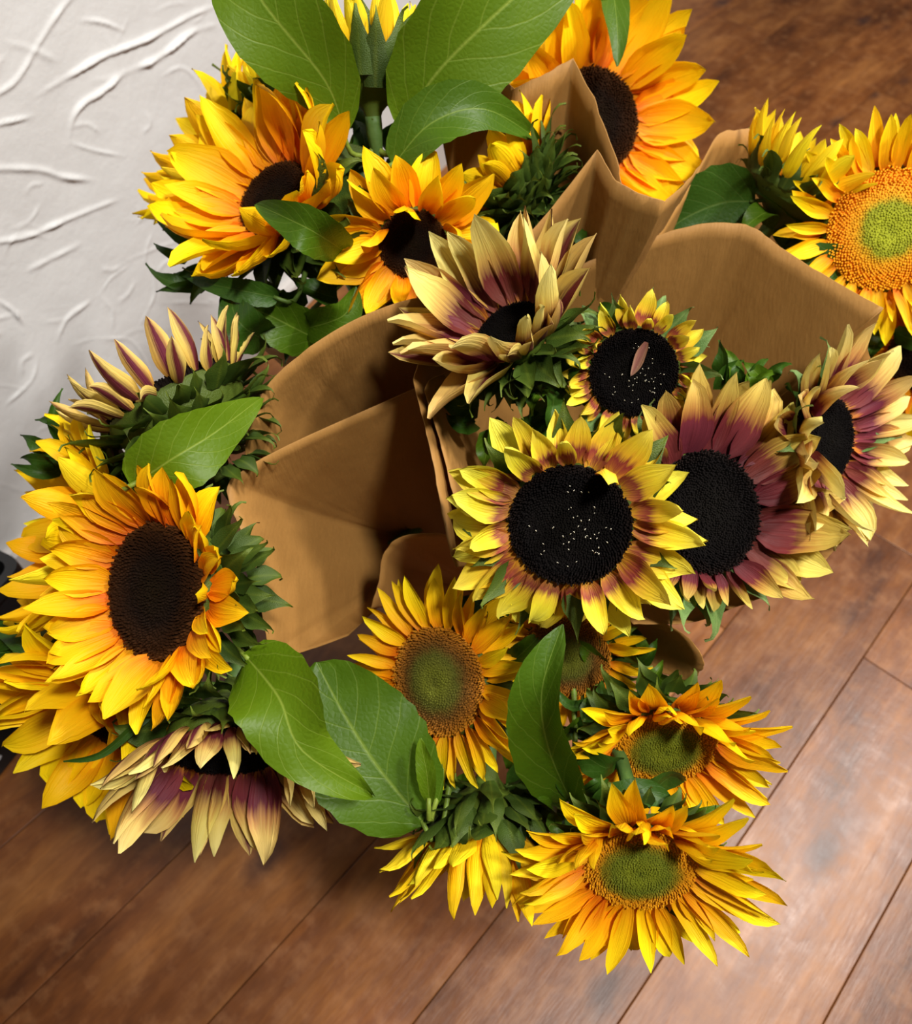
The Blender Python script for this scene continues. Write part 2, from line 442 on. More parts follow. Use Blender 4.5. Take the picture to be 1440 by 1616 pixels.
wide = [dict(W=0.468, curve=(.15, -.25), cup=.16, tip=-.3), dict(W=0.421, curve=(.05, .25), cup=.22, tip=.3), dict(W=0.503, curve=(.2, -.4), cup=.12, tip=-.5, twist=.3),
        dict(W=0.398, curve=(.1, -.1), cup=.26, tip=.2, twist=-.4), dict(W=0.468, curve=(-.05, .3), cup=.18, tip=.5, twist=.2)]
slim = [dict(W=0.309, curve=(.1, -.2), cup=.18, tip=-.3), dict(W=0.269, curve=(.0, .2), cup=.25, tip=.3, twist=.4), dict(W=0.350, curve=(.15, -.35), cup=.14, twist=-.3),
        dict(W=0.296, curve=(.05, .05), cup=.30, tip=-.6, twist=.2), dict(W=0.243, curve=(.1, -.1), cup=.25, twist=-.5)]
floppy = [dict(W=0.468, curve=(.35, -.8), cup=.2, tip=-.6, twist=.5), dict(W=0.491, curve=(.2, -.4), cup=.15, tip=.6, twist=-.6), dict(W=0.421, curve=(.3, -.9), cup=.28, tip=.8, twist=.9),
          dict(W=0.515, curve=(.1, -.2), cup=.2, tip=-.4, twist=-.2), dict(W=0.445, curve=(.4, -.5), cup=.3, twist=1.1), dict(W=0.398, curve=(.2, .3), cup=.3, tip=.5)]
pinch = [dict(W=0.351, curve=(.1, -.2), cup=.34, tip=-.3), dict(W=0.304, curve=(.0, .15), cup=.4, tip=.2, twist=.3), dict(W=0.386, curve=(.2, -.3), cup=.3, tip=-.4, twist=-.4), dict(W=0.328, curve=(.1, .2), cup=.36, twist=.6)]
variants('A', 'petA', wide); variants('C', 'petC', slim); variants('L', 'petL', pinch)
variants('B', 'petB', pinch + wide[:2]); variants('By', 'petBy', floppy); variants('Bm', 'petBm', wide); variants('Bs', 'petBs', pinch)
variants('Af', 'petA', floppy + wide[:2]); variants('W', 'petW', pinch); variants('Al', 'petL', slim)
def bracts(mat):
    sp = [dict(W=.52, curve=(.25, -.5), cup=.10, tip=-.9), dict(W=.46, curve=(.1, .2), cup=.14, tip=.9, twist=.4), dict(W=.50, curve=(.3, -.9), cup=.10, tip=-1.6, twist=-.5),
          dict(W=.42, curve=(.2, -.2), cup=.15, tip=1.4, twist=.3), dict(W=.44, curve=(.0, .3), cup=.12, tip=-1.2)]
    out = []
    for i, s_ in enumerate(sp):
        me = petal_mesh('bract', seed=50 + i, tailed=True, nt=10, ridge=.03, **s_); me.materials.append(M[mat]); out.append(me)
    return out
BRACT = bracts('bract'); BRACT_P = bracts('bract_pale')
def floret_mesh(N, hin, hout, dome, spread, mat):
    v = []; f = []; rg = random.Random(2)
    for i in range(N):
        r = math.sqrt((i + .5) / N) * .985; a = i * 2.399963
        x, y = r * math.cos(a), r * math.sin(a)
        z = dome(r); h = hin + (hout - hin) * max(0, (r - .55) / .45) ** 1.2
        h *= rg.uniform(.55, 1.4); x += rg.gauss(0, .006); y += rg.gauss(0, .006)
        q = spread / math.sqrt(N)
        b = len(v)
        lean = .25 * r
        ca, sa = math.cos(a), math.sin(a)
        for k in range(4):
            an = a + k * math.pi / 2
            v.append((x + q * math.cos(an), y + q * math.sin(an), z - .02))
            
        for k in range(4):
            an = a + k * math.pi / 2
            v.append((x + lean * h * ca + .55 * q * math.cos(an), y + lean * h * sa + .55 * q * math.sin(an), z + h))
        for k in range(4): f.append((b + k, b + (k + 1) % 4, b + 4 + (k + 1) % 4, b + 4 + k))
        f.append((b + 4, b + 5, b + 6, b + 7))
    me = mesh('florets', v, f, smooth=False); me.materials.append(M[mat]); return me
domeAB = lambda r: .10 * (1 - r * r) + .10 * math.exp(-((r - .8) / .22) ** 2) - .02
domeC = lambda r: .20 * (1 - r ** 2) - .05 * math.exp(-(r / .2) ** 2)
def disc_mesh(dome, mat):
    v, f = lathe([(max(r / 12, .001), dome(r / 12)) for r in range(12, -1, -1)], 36)
    me = mesh('disc', v, f); me.materials.append(M[mat]); return me
DISC = {k: (disc_mesh(dm, mt), floret_mesh(n_, hi, ho, dm, sp, mt)) for k, (dm, mt, n_, hi, ho, sp) in dict(
    A=(domeAB, 'discA', 1500, .03, .07, 1.2), B=(domeAB, 'discB', 1800, .035, .08, 1.2), C=(domeC, 'discC', 1500, .02, .09, 1.2), Co=(domeC, 'discCo', 1500, .02, .08, 1.2), Cd=(domeC, 'discCd', 1300, .02, .10, 1.15)).items()}
v, f = lathe([(1.0, .02), (1.06, -.05), (1.0, -.22), (.75, -.42), (.42, -.55), (.25, -.68), (.16, -.85)], 24)
RECEPT = mesh('receptacle', v, f, [(0.5, 0)] * len(v)); RECEPT.materials.append(M['bract'])
rg = random.Random(5)
v = []; f = []
for i in range(46):
    r = rg.uniform(.12, .68); a = rg.gauss(0, 1.6) - .3; x, y = r * math.cos(a), r * math.sin(a); z = domeAB(r) + .075
    dx, dy = rg.uniform(-.02, .02), rg.uniform(.015, .035); b = len(v); q = .008
    v += [(x - q, y, z), (x + q, y, z), (x + dx + q, y + dy, z + .02), (x + dx - q, y + dy, z + .02), (x, y + dy * .5, z + .028)]
    f += [(b, b + 1, b + 4), (b + 1, b + 2, b + 4), (b + 2, b + 3, b + 4), (b + 3, b, b + 4), (b + 3, b + 2, b + 1, b)]
POLLEN = mesh('pollen', v, f, smooth=False); POLLEN.materials.append(M['pollen'])

# ------------------------------------------------------------------ bouquets: tie points in the bucket
BUCKET = Vector((.06, .505, 0))
TIE = {1: Vector((-.015, .555, .30)), 2: Vector((.075, .595, .30)), 3: Vector((.135, .55, .30)), 4: Vector((.115, .475, .30)), 5: Vector((-.01, .475, .30)), 6: Vector((.055, .425, .29))}
GROUPS = {1: 'golden sunflowers by the plastered wall', 2: 'golden sunflowers by the plastered wall', 3: 'yellow sunflowers in the far wrap', 4: 'two-tone sunflowers in the middle wrap', 5: 'sunflowers in the wall-side wrap', 6: 'green-centred sunflowers in the front wrap'}
FLOWER = {}
stem_i = {k: 0 for k in TIE}
def sunflower(key, px, py, d, A, T, typ, Rpx, Lpx, bq, label, cup=15, disc=None, rows=((20, 2, 1.0), (21, -12, 1.0)), asym=(0, 0), lenf=None, nb=(14, 12), bl=.8, bcup=None,
              btyp=None, types2=None, jit=8, stemlen=.05, pollen=False, deep=1.0, sag=None):
    rg = random.Random(sum(map(ord, key)) * 31 + int(px))
    pos = P(px, py, d); vw = (CAM - pos).normalized()
    rr = (RGT - vw * RGT.dot(vw)).normalized(); uu = vw.cross(rr)
    a, t = R_(A), R_(T)
    nrm = (vw * math.cos(t) + (rr * math.cos(a) + uu * math.sin(a)) * math.sin(t)).normalized()
    ax = rr - nrm * rr.dot(nrm)
    if ax.length < .3: ax = uu.cross(nrm)
    ax.normalize(); ay = nrm.cross(ax)
    Rm = Matrix((ax, ay, nrm)).transposed().to_4x4()
    R = Rpx * d / FPX; L = Lpx * d / FPX
    tie = TIE[bq]; k = stem_i[bq]; stem_i[bq] += 1
    off = Vector((math.cos(k * 2.4), math.sin(k * 2.4), 0)) * (.006 + .007 * math.sqrt(k))
    foot = Vector((BUCKET.x + (tie.x - BUCKET.x) * .75, BUCKET.y + (tie.y - BUCKET.y) * .75, .012)) + off * 1.6
    root = empty('sunflower', foot); tag(root, label, 'sunflower', GROUPS[bq])
    inv = Matrix.Translation(-foot)
    HM = inv @ Matrix.Translation(pos) @ Rm
    # stem
    nk = pos - nrm * (R * .75 * deep)
    p1 = pos - nrm * (R * .8 * deep + stemlen)
    tp = tie + off * 1.3
    mid = (p1 + tp) * .5 + Vector((0, 0, sag if sag is not None else -.035 if bq == 5 else .02))
    pts = catmull([nk, p1 * .85 + mid * .15, mid, tp, foot], 5)
    pts = [p - foot for p in pts]; n = len(pts)
    rad = [.0050 + .0012 * (i < 3) - .0004 * (i / n) for i in range(n)]
    vv, ff = tube(pts, rad, 8)
    link('stem', mesh('stem', vv, ff), M['stem'], root)
    link('receptacle', RECEPT, None, root, HM @ Matrix.Diagonal((R, R, R * deep, 1)))
    dk = disc or ('B' if typ.startswith('B') else ('C' if typ in ('C', 'L', 'Al') else 'A'))
    dm, fm = DISC[dk]
    do = link('disc', dm, None, root, HM @ Matrix.Scale(R, 4))
    fo = link('florets', fm, None, do); tag(fo, kind='stuff')
    if pollen: tag(link('pollen', POLLEN, None, do), 'pale pollen specks', kind='stuff')
    # petals
    for ri, (cnt, dp, ls) in enumerate(rows):
        ms = PETMESH[types2 if (types2 and ri > 0) else typ]
        for i in range(cnt):
            th = 2 * math.pi * (i + .5 * (ri % 2) + rg.uniform(-.28, .28)) / cnt
            ph = cup + dp + asym[0] * math.cos(th - R_(asym[1])) + rg.gauss(0, jit)
            l = L * ls * rg.uniform(.86, 1.1)
            if lenf: l *= lenf(math.degrees(th))
            if l < .002: continue
            mt = HM @ Matrix.Rotation(th - math.pi / 2, 4, 'Z') @ Matrix.Translation((0, R * (.97 + .04 * ri), R * (.06 - .07 * ri))) @ Matrix.Rotation(R_(ph), 4, 'X') @ Matrix.Rotation(rg.gauss(0, .22), 4, 'Y') @ Matrix.Rotation(rg.gauss(0, .07), 4, 'Z') @ Matrix.Diagonal((l * rg.uniform(.9, 1.12), l, l, 1))
            link('petal', rg.choice(ms), None, root, mt)
    # bracts
    bm_ = BRACT_P if btyp == 'pale' else BRACT
    bc = cup - 22 if bcup is None else bcup
    for ri, cnt in enumerate(nb):
        for i in range(cnt):
            th = 2 * math.pi * (i + .5 * (ri % 2) + rg.uniform(-.2, .2)) / cnt
            ph = bc - 16 * ri + asym[0] * .6 * math.cos(th - R_(asym[1])) + rg.gauss(0, 11)
            l = L * bl * rg.uniform(.8, 1.2) * (1 - .06 * ri)
            mt = HM @ Matrix.Rotation(th - math.pi / 2, 4, 'Z') @ Matrix.Translation((0, R * (1.02 - (.14 if deep < 1.3 else .05 if ri < 2 else .11) * ri), R * deep * (-.16 - .15 * ri))) @ Matrix.Rotation(R_(ph), 4, 'X') @ Matrix.Rotation(rg.gauss(0, .2), 4, 'Y') @ Matrix.Diagonal((l * rg.uniform(.85, 1.2), l, l, 1))
            link('bract', rg.choice(bm_), None, root, mt)
    FLOWER[key] = dict(root=root, foot=foot, pos=pos, R=R, stem=pts, HM=HM, n=nrm, rg=rg)
    return root

near = lambda c, wd, lo: (lambda th: 1 - (1 - lo) * math.exp(-(((th - c + 180) % 360 - 180) / wd) ** 2))
# --- wrap 1 and 2 by the wall (golden, dark brown discs)
sunflower('1', 436, 316, .62, 135, 52, 'A', 66, 140, 1, 'open golden sunflower with small leaf across its dark disc, beside the plastered wall', cup=42, rows=((23, 4, 1.0), (24, -10, 1.0)), bl=.8, bcup=12, nb=(16, 15, 14), deep=1.4)
sunflower('2', 362, 262, .74, 148, 86, 'A', 70, 108, 1, 'golden sunflower seen side-on, its petals turned to the white wall', cup=52, bl=1.0, bcup=35, types2='L', nb=(16, 16))
sunflower('3', 652, 385, .60, 270, 16, 'Af', 54, 98, 1, 'round golden sunflower with curled petals just above the kraft paper edge', cup=34, rows=((16, 10, .9), (17, -12, 1.05)), jit=16, bl=.75, bcup=0)
sunflower('4', 586, 108, .60, 90, 108, 'L', 62, 88, 1, 'sunflower turned away, showing broad dark green bracts between two big leaves', cup=76, nb=(10, 9, 8), bl=1.3, bcup=84, rows=((13, 0, 1.0), (13, -6, 1.0)), deep=1.5, sag=-0.11, stemlen=0.02)
sunflower('5', 470, 150, .70, 115, 112, 'L', 62, 66, 1, 'sunflower hidden behind its shaggy dark green bracts under a big leaf', cup=75, nb=(22, 22, 20, 18), bl=1.2, bcup=50, jit=14, deep=1.4)
sunflower('6', 808, 288, .655, 138, 88, 'A', 62, 84, 1, 'half-hidden golden sunflower with a shaggy green back under an arching leaf', cup=58, nb=(22, 22, 20, 18, 14), bl=.9, bcup=38, deep=1.3)
sunflower('7', 938, 190, .73, 25, 34, 'A', 78, 128, 2, 'large golden sunflower standing behind the pointed kraft paper', cup=28, bl=.6, rows=((20, 4, 1.0), (20, -10, 1.0)))
# --- wrap 3 at the far side
sunflower('8', 1400, 363, .64, 10, 20, 'C', 92, 80, 3, 'bright yellow sunflower with a lime green centre and orange ring', disc='Co', cup=14, rows=((28, 4, 1.0), (29, -10, 1.05), (22, 16, .65)), bl=.5)
sunflower('9', 1256, 296, .68, 62, 92, 'L', 76, 82, 3, 'small half-open yellow sunflower standing up behind a round leaf', cup=64, nb=(18, 16), bl=.8, bcup=66, rows=((15, 0, 1.0), (16, -8, 1.0)))
sunflower('10', 1452, 565, .72, 200, 30, 'A', 52, 90, 3, 'deep orange sunflower low behind the middle bouquet paper', cup=10, bl=.6)
# --- middle wrap (two-tone, black discs)
sunflower('11', 806, 524, .55, 124, 52, 'B', 58, 160, 4, 'cream and maroon sunflower with upright petals, over the kraft paper fold', cup=50, rows=((18, 6, 1.0), (19, -10, 1.0)), types2='Bs', bl=.6, bcup=14, lenf=near(-52, 55, .72), nb=(15, 14, 13, 12), deep=1.4)
sunflower('12', 1000, 588, .56, 300, 12, 'By', 70, 48, 4, 'small black-centred sunflower with short ragged yellow petals', cup=26, rows=((18, 10, 1.0), (20, -10, 1.15)), bl=1.5, btyp='pale', bcup=10, pollen=True, jit=16)
sunflower('13', 900, 828, .48, 262, 14, 'By', 97, 120, 4, 'large front sunflower with wide black disc and wavy lemon petals', cup=6, rows=((20, 12, .92), (23, -14, 1.02)), bl=.85, bcup=4, pollen=True, jit=17, asym=(16, 90), lenf=near(90, 60, .8), nb=(16, 14))
sunflower('14', 1115, 808, .56, 5, 38, 'Bm', 98, 146, 4, 'maroon sunflower with tan petal tips, pressed behind the wide black one', cup=26, rows=((19, 4, 1.0), (20, -10, 1.0)), bl=.8, bcup=12, btyp='pale', lenf=lambda th: near(180, 70, .6)(th) * near(268, 48, .42)(th))
sunflower('15', 1306, 694, .60, 358, 60, 'B', 66, 122, 4, 'cream and maroon sunflower facing outward at the wrap edge, over bare floor', cup=32, rows=((19, 4, 1.0), (20, -10, 1.0)), bl=.8, btyp='pale', bcup=14)
# --- wall-side wrap
sunflower('16', 272, 626, .575, 118, 98, 'Bs', 104, 92, 5, 'withering maroon-striped sunflower seen from its shaggy green back', cup=58, nb=(24, 28, 26, 22, 18), bl=0.85, bcup=20, rows=((18, 0, 1.0), (16, -16, .9)), jit=16, deep=1.7)
sunflower('17', 250, 932, .50, 182, 50, 'A', 108, 122, 5, 'biggest golden sunflower with deep dark brown disc, beside the wall', cup=42, rows=((25, 6, 1.0), (26, -8, 1.0)), lenf=near(0, 55, .72), asym=(-12, 0), nb=(18, 18, 17, 15), bl=0.72, bcup=22, deep=1.8)
sunflower('18', 150, 845, .60, 172, 82, 'A', 92, 124, 5, 'golden sunflower facing the wall, mostly behind the biggest golden one', cup=48, bl=1.0, bcup=32, types2='L', nb=(16, 16, 14), deep=1.4)
sunflower('19', 170, 1128, .59, 232, 66, 'A', 72, 142, 5, 'golden sunflower drooping over the dark bin corner', cup=40, bl=.9, bcup=5, rows=((20, 4, 1.0), (20, -10, 1.0)), deep=1.4, nb=(16, 16, 14))
sunflower('20', 362, 1178, .54, 270, 70, 'B', 94, 146, 5, 'drooping cream and maroon sunflower hanging over the dark floor', cup=46, rows=((20, 6, 1.0), (21, -8, 1.0)), types2='Bs', bl=.62, bcup=30, lenf=near(90, 80, .62), nb=(16, 16, 14), deep=1.4)
sunflower('26', 120, 1000, .68, 185, 60, 'A', 52, 86, 5, 'dim orange sunflower deep behind the biggest golden one', cup=20)
# --- front wrap (green discs)
sunflower('21', 694, 1074, .56, 195, 36, 'C', 86, 88, 6, 'orange-yellow sunflower with olive brown centre, beside the big broad leaf', disc='Cd', cup=12, rows=((28, 4, 1.0), (30, -10, 1.05)), bl=.55, asym=(0, 0), jit=10)
sunflower('22', 895, 1035, .60, 250, 30, 'C', 70, 66, 6, 'small yellow sunflower tucked below the wide black-centred one', disc='Cd', cup=22, rows=((22, 4, 1.0), (24, -10, 1.0)), bl=.9, nb=(16, 15))
sunflower('23', 1050, 1178, .56, 280, 50, 'C', 80, 104, 6, 'yellow sunflower with green centre hanging under the paper roll', cup=28, rows=((29, 6, 1.0), (31, -8, 1.05)), asym=(14, 90), bl=.75, bcup=16, nb=(16, 16, 14), deep=1.5)
sunflower('24', 768, 1312, .56, 268, 92, 'C', 78, 126, 6, 'yellow sunflower nodding downward under its dark green bracts', cup=56, nb=(15, 14, 13, 11), bl=.75, bcup=50, rows=((25, 0, 1.0), (26, -10, .8)), types2='Al', deep=1.5)
sunflower('25', 1010, 1368, .48, 272, 50, 'C', 88, 119, 6, 'largest yellow sunflower with green centre, hanging lowest over the glossy floor planks', cup=22, rows=((31, 5, 1.0), (34, -8, 1.05), (8, 14, .75)), asym=(13, 90), bl=.6, bcup=10, deep=1.3, nb=(16, 15, 14))
# loose withered petal curled over the black disc
F12 = FLOWER['12']
o = link('petal', PETMESH['W'][0], None, F12['root'], F12['HM'] @ Matrix.Translation((F12['R'] * .22, F12['R'] * .72, F12['R'] * .32)) @ Matrix.Rotation(R_(160), 4, 'Z') @ Matrix.Rotation(R_(-6), 4, 'X') @ Matrix.Diagonal((.020, .026, .026, 1)))
o['label'] = 'withered pinkish petal fallen across the disc'

# ------------------------------------------------------------------ leaves
def leaf(owner, pts, W, mat='leaf', roll=0, fold=.25, wave=.05, seed=0, prof=(.55, .95), pet=True, tw=0, nt=20, nu=11):
    """pts: [(px,py,d),...] midrib from base to tip; roll turns the blade about the midrib away from facing the camera"""
    F = FLOWER[owner]; rg = random.Random(seed + 3); foot = F['foot']
    ctl = [P(*p) for p in pts]
    mid = catmull(ctl, max(2, (nt - 1) // (len(ctl) - 1)))
    n = len(mid); d0 = pts[len(pts) // 2][2]; Wm = W * d0 / FPX
    v = []; uv = []
    pk = (prof[0] / (prof[0] + prof[1])); mx = pk ** prof[0] * (1 - pk) ** prof[1]
    for i, p in enumerate(mid):
        t = i / (n - 1)
        T = (mid[min(i + 1, n - 1)] - mid[max(i - 1, 0)]).normalized()
        vw = (CAM - p).normalized()
        sd = T.cross(vw).normalized(); nn = sd.cross(T).normalized()
        a = R_(roll + tw * t)
        sd, nn = sd * math.cos(a) + nn * math.sin(a), nn * math.cos(a) - sd * math.sin(a)
        wt = (max(t, 1e-4) ** prof[0]) * ((1 - t) ** prof[1]) / mx * Wm / 2
        wt = max(wt, .0006)
        wt *= 1 + .025 * math.sin(i * 2.9)
        for j in range(nu):
            s_ = (j / (nu - 1) - .5) * 2
            q = p + sd * (wt * s_)
            h = fold * wt * (abs(s_) ** 1.4) + wave * Wm * s_ * s_ * math.sin(t * 11 + seed + (1.6 if s_ > 0 else 0)) + .012 * Wm * math.cos((t - abs(s_) * .3) * 38) * min(1, abs(s_) * 3)
            v.append(q + nn * h - foot); uv.append(((s_ + 1) / 2, t))
    f = grid_faces(n, nu)
    if pet:
        st = F['stem']
        b = ctl[0] - foot
        c = min(st, key=lambda q: (q - b).length + abs(q.z - (b.z - .03)) * .5)
        T0 = (ctl[0] - ctl[1]).normalized()
        tp, tf = tube(catmull([ctl[0] - foot - T0 * .004, b + T0 * .012, (b + T0 * .02 + c) * .5, c], 3), [.0016, .0017, .0018, .002, .002, .0022, .0022, .0024, .0026, .0028], 6)
        k = len(v); v += tp; uv += [(.5, 0)] * len(tp); f += [tuple(x + k for x in q) for q in tf]
    o = link('leaf', mesh('leaf', v, f, uv), M[mat], F['root'])
    return o
leaf('4', [(545, 215, .60), (515, 130, .575), (420, 10, .545), (345, -110, .535)], 158, 'leaf_bright', roll=8, fold=.12, seed=1, prof=(1.1, .75))
leaf('4', [(642, 215, .60), (678, 130, .575), (785, 20, .555), (935, -110, .555)], 184, 'leaf_bright', roll=-10, fold=.15, seed=2, prof=(1.0, .8))
leaf('6', [(620, 262, .585), (680, 195, .57), (765, 172, .575), (850, 220, .62)], 88, 'leaf', roll=20, fold=.35, seed=3)
leaf('1', [(548, 400, .60), (500, 368, .54), (455, 345, .535), (404, 322, .545)], 72, 'leaf', roll=10, fold=.3, seed=4)
leaf('7', [(955, -70, .70), (968, -15, .675), (975, 50, .665), (975, 105, .665)], 46, 'leaf', roll=15, seed=5)
leaf('9', [(1192, 318, .68), (1140, 320, .685), (1080, 345, .69), (1040, 378, .70)], 118, 'leaf_dark', roll=12, fold=.2, seed=6)
leaf('9', [(1325, 340, .69), (1280, 312, .675), (1230, 292, .67), (1180, 287, .675)], 92, 'leaf', roll=-20, fold=.3, seed=7)
leaf('16', [(210, 765, .495), (275, 722, .485), (340, 682, .50), (412, 628, .54)], 112, 'leaf_bright', roll=-8, fold=.15, seed=8)
leaf('17', [(388, 1035, .51), (440, 1100, .48), (478, 1185, .47), (588, 1254, .49)], 142, 'leaf_bright', roll=-12, fold=.25, wave=.12, seed=9, prof=(.5, 1.0))
leaf('21', [(672, 1302, .535), (600, 1215, .535), (545, 1130, .54), (500, 1045, .55)], 200, 'leaf', roll=6, fold=.12, seed=10, prof=(.6, .75))
leaf('21', [(678, 1268, .525), (674, 1220, .52), (668, 1190, .52), (664, 1165, .52)], 32, 'leaf_bright', roll=20, seed=11)
leaf('22', [(902, 1265, .55), (866, 1180, .51), (856, 1090, .485), (888, 985, .485)], 112, 'leaf', roll=32, fold=.55, wave=.05, seed=12, tw=-15)
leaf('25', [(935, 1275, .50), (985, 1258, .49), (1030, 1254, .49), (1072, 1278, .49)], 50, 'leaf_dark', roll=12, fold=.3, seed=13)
leaf('25', [(1060, 1290, .50), (1085, 1291, .495), (1112, 1285, .49), (1140, 1272, .49)], 34, 'leaf', roll=-20, seed=14)
leaf('1', [(520, 545, .645), (470, 520, .62), (420, 495, .61), (372, 478, .61)], 84, 'leaf', roll=15, fold=.3, seed=15)
leaf('1', [(475, 520, .63), (520, 508, .605), (548, 492, .60), (562, 452, .60)], 62, 'leaf', roll=-15, fold=.4, seed=16)
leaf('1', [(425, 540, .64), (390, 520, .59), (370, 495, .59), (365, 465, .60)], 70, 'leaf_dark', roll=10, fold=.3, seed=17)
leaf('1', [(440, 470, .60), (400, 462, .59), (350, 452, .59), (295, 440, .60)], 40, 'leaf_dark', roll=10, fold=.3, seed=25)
leaf('20', [(250, 1110, .52), (220, 1140, .51), (160, 1190, .50), (100, 1202, .50)], 18, 'leaf_dark', roll=30, seed=18)
leaf('21', [(830, 1230, .60), (850, 1260, .59), (870, 1280, .585), (910, 1290, .585)], 80, 'leaf_dark', roll=10, seed=19)
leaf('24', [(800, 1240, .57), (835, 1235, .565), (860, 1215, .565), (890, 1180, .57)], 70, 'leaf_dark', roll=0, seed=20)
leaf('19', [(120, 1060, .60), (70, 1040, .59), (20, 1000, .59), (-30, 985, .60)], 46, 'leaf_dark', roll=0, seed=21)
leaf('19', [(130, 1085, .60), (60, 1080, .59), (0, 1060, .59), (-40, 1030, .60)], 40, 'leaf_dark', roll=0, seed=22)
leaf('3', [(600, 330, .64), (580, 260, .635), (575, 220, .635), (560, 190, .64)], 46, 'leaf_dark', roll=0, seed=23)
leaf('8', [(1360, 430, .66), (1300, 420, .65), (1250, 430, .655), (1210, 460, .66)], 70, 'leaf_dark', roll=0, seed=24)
# small pointed leaves crowding under the heads
def clump(owner, cx, cy, rx, ry, d, n, Lp, Wp, seed, away=None):
    rg = random.Random(seed)
    for k in range(n):
        a = 2 * math.pi * (k + rg.uniform(-.3, .3)) / n
        rr_ = rg.uniform(.35, 1)
        x, y = cx + rx * rr_ * math.cos(a), cy - ry * rr_ * math.sin(a)
        b = (away if away is not None else math.degrees(a)) + rg.uniform(-40, 40); b = R_(b)
        l = Lp * rg.uniform(.7, 1.25); c = rg.uniform(-.5, .5)
        leaf(owner, [(x, y, d + .012), (x + l * .4 * math.cos(b), y - l * .4 * math.sin(b), d), (x + l * .75 * math.cos(b + c), y - l * .75 * math.sin(b + c), d - .002), (x + l * math.cos(b + 1.6 * c), y - l * math.sin(b + 1.6 * c), d + .006)],
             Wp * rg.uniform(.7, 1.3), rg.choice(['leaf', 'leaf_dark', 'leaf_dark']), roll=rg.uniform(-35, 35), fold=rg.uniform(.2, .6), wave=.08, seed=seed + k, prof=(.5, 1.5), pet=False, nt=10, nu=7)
clump('11', 800, 650, 55, 42, .585, 11, 66, 36, 100)
clump('11', 870, 600, 30, 30, .56, 6, 60, 34, 110)
clump('12', 905, 655, 30, 30, .585, 6, 60, 34, 117)
clump('14', 1180, 612, 70, 12, .60, 9, 56, 24, 120, away=90)
clump('3', 585, 265, 40, 55, .645, 11, 75, 36, 130)
clump('1', 430, 470, 75, 30, .63, 12, 75, 36, 140, away=230)
clump('3', 560, 470, 40, 40, .63, 8, 70, 40, 150)
clump('1', 330, 420, 40, 50, .66, 7, 80, 26, 160, away=200)
clump('17', 300, 1110, 80, 28, .555, 12, 75, 26, 170, away=270)
clump('18', 120, 720, 50, 40, .60, 9, 75, 28, 180, away=150)
clump('19', 70, 1040, 60, 30, .60, 8, 80, 28, 190, away=190)
clump('22', 985, 1070, 45, 40, .59, 9, 66, 32, 200)
clump('23', 950, 1130, 35, 40, .59, 7, 66, 26, 210, away=190)
clump('24', 800, 1230, 50, 30, .585, 8, 70, 40, 220)
clump('22', 790, 1050, 30, 60, .60, 7, 66, 34, 230)
clump('25', 900, 1270, 50, 25, .54, 8, 66, 34, 240)
clump('8', 1280, 420, 50, 50, .70, 8, 80, 40, 250)
clump('10', 1400, 510, 30, 30, .68, 6, 66, 34, 260)
# stem leaves under the heads: each stem carries a few
def stem_leaf(owner, frac, ang, L, W, mat, seed):
    F = FLOWER[owner]; st = F['stem']; n = len(st)
    i = min(n - 2, max(1, int(frac * n)))
    p = st[i]; T = (st[i - 1] - st[i + 1]).normalized()
    a = T.orthogonal().normalized(); b = T.cross(a)
    o_ = (a * math.cos(ang) + b * math.sin(ang))
    dr = (T * .15 + o_ * .95).normalized()
    ctl = [p + dr * .004, p + dr * (L * .35) + T * .01, p + dr * (L * .7) + Vector((0, 0, -.004)), p + dr * L + Vector((0, 0, -.02))]
    mid = catmull(ctl, 4); m = len(mid); v = []; uv = []
    rg = random.Random(seed)
    for k, q in enumerate(mid):
        t = k / (m - 1)
        tg = (mid[min(k + 1, m - 1)] - mid[max(k - 1, 0)]).normalized()
        sd = tg.cross(T).normalized(); nn = sd.cross(tg).normalized()
        wt = max(.0008, (max(t, 1e-3) ** .55) * ((1 - t) ** .9) * 1.75 * W / 2)
        for j in range(7):
            s_ = (j / 6 - .5) * 2
            v.append(q + sd * wt * s_ + nn * (.3 * wt * abs(s_) + .08 * W * s_ * s_ * math.sin(t * 9 + seed))); uv.append(((s_ + 1) / 2, t))
    link('leaf', mesh('leaf', v, grid_faces(m, 7), uv), M[mat], F['root'])
for key, F in FLOWER.items():
    rg = random.Random(int(key) * 77)
    nst = 0 if key in ('13', '24', '21', '16', '17', '18', '19', '20', '26', '4', '7') else 3
    for k in range(nst):
        stem_leaf(key, .08 + .07 * k, rg.uniform(0, 6.28), rg.uniform(.040, .060), rg.uniform(.022, .034), rg.choice(['leaf', 'leaf_dark', 'leaf_dark']), k + int(key))

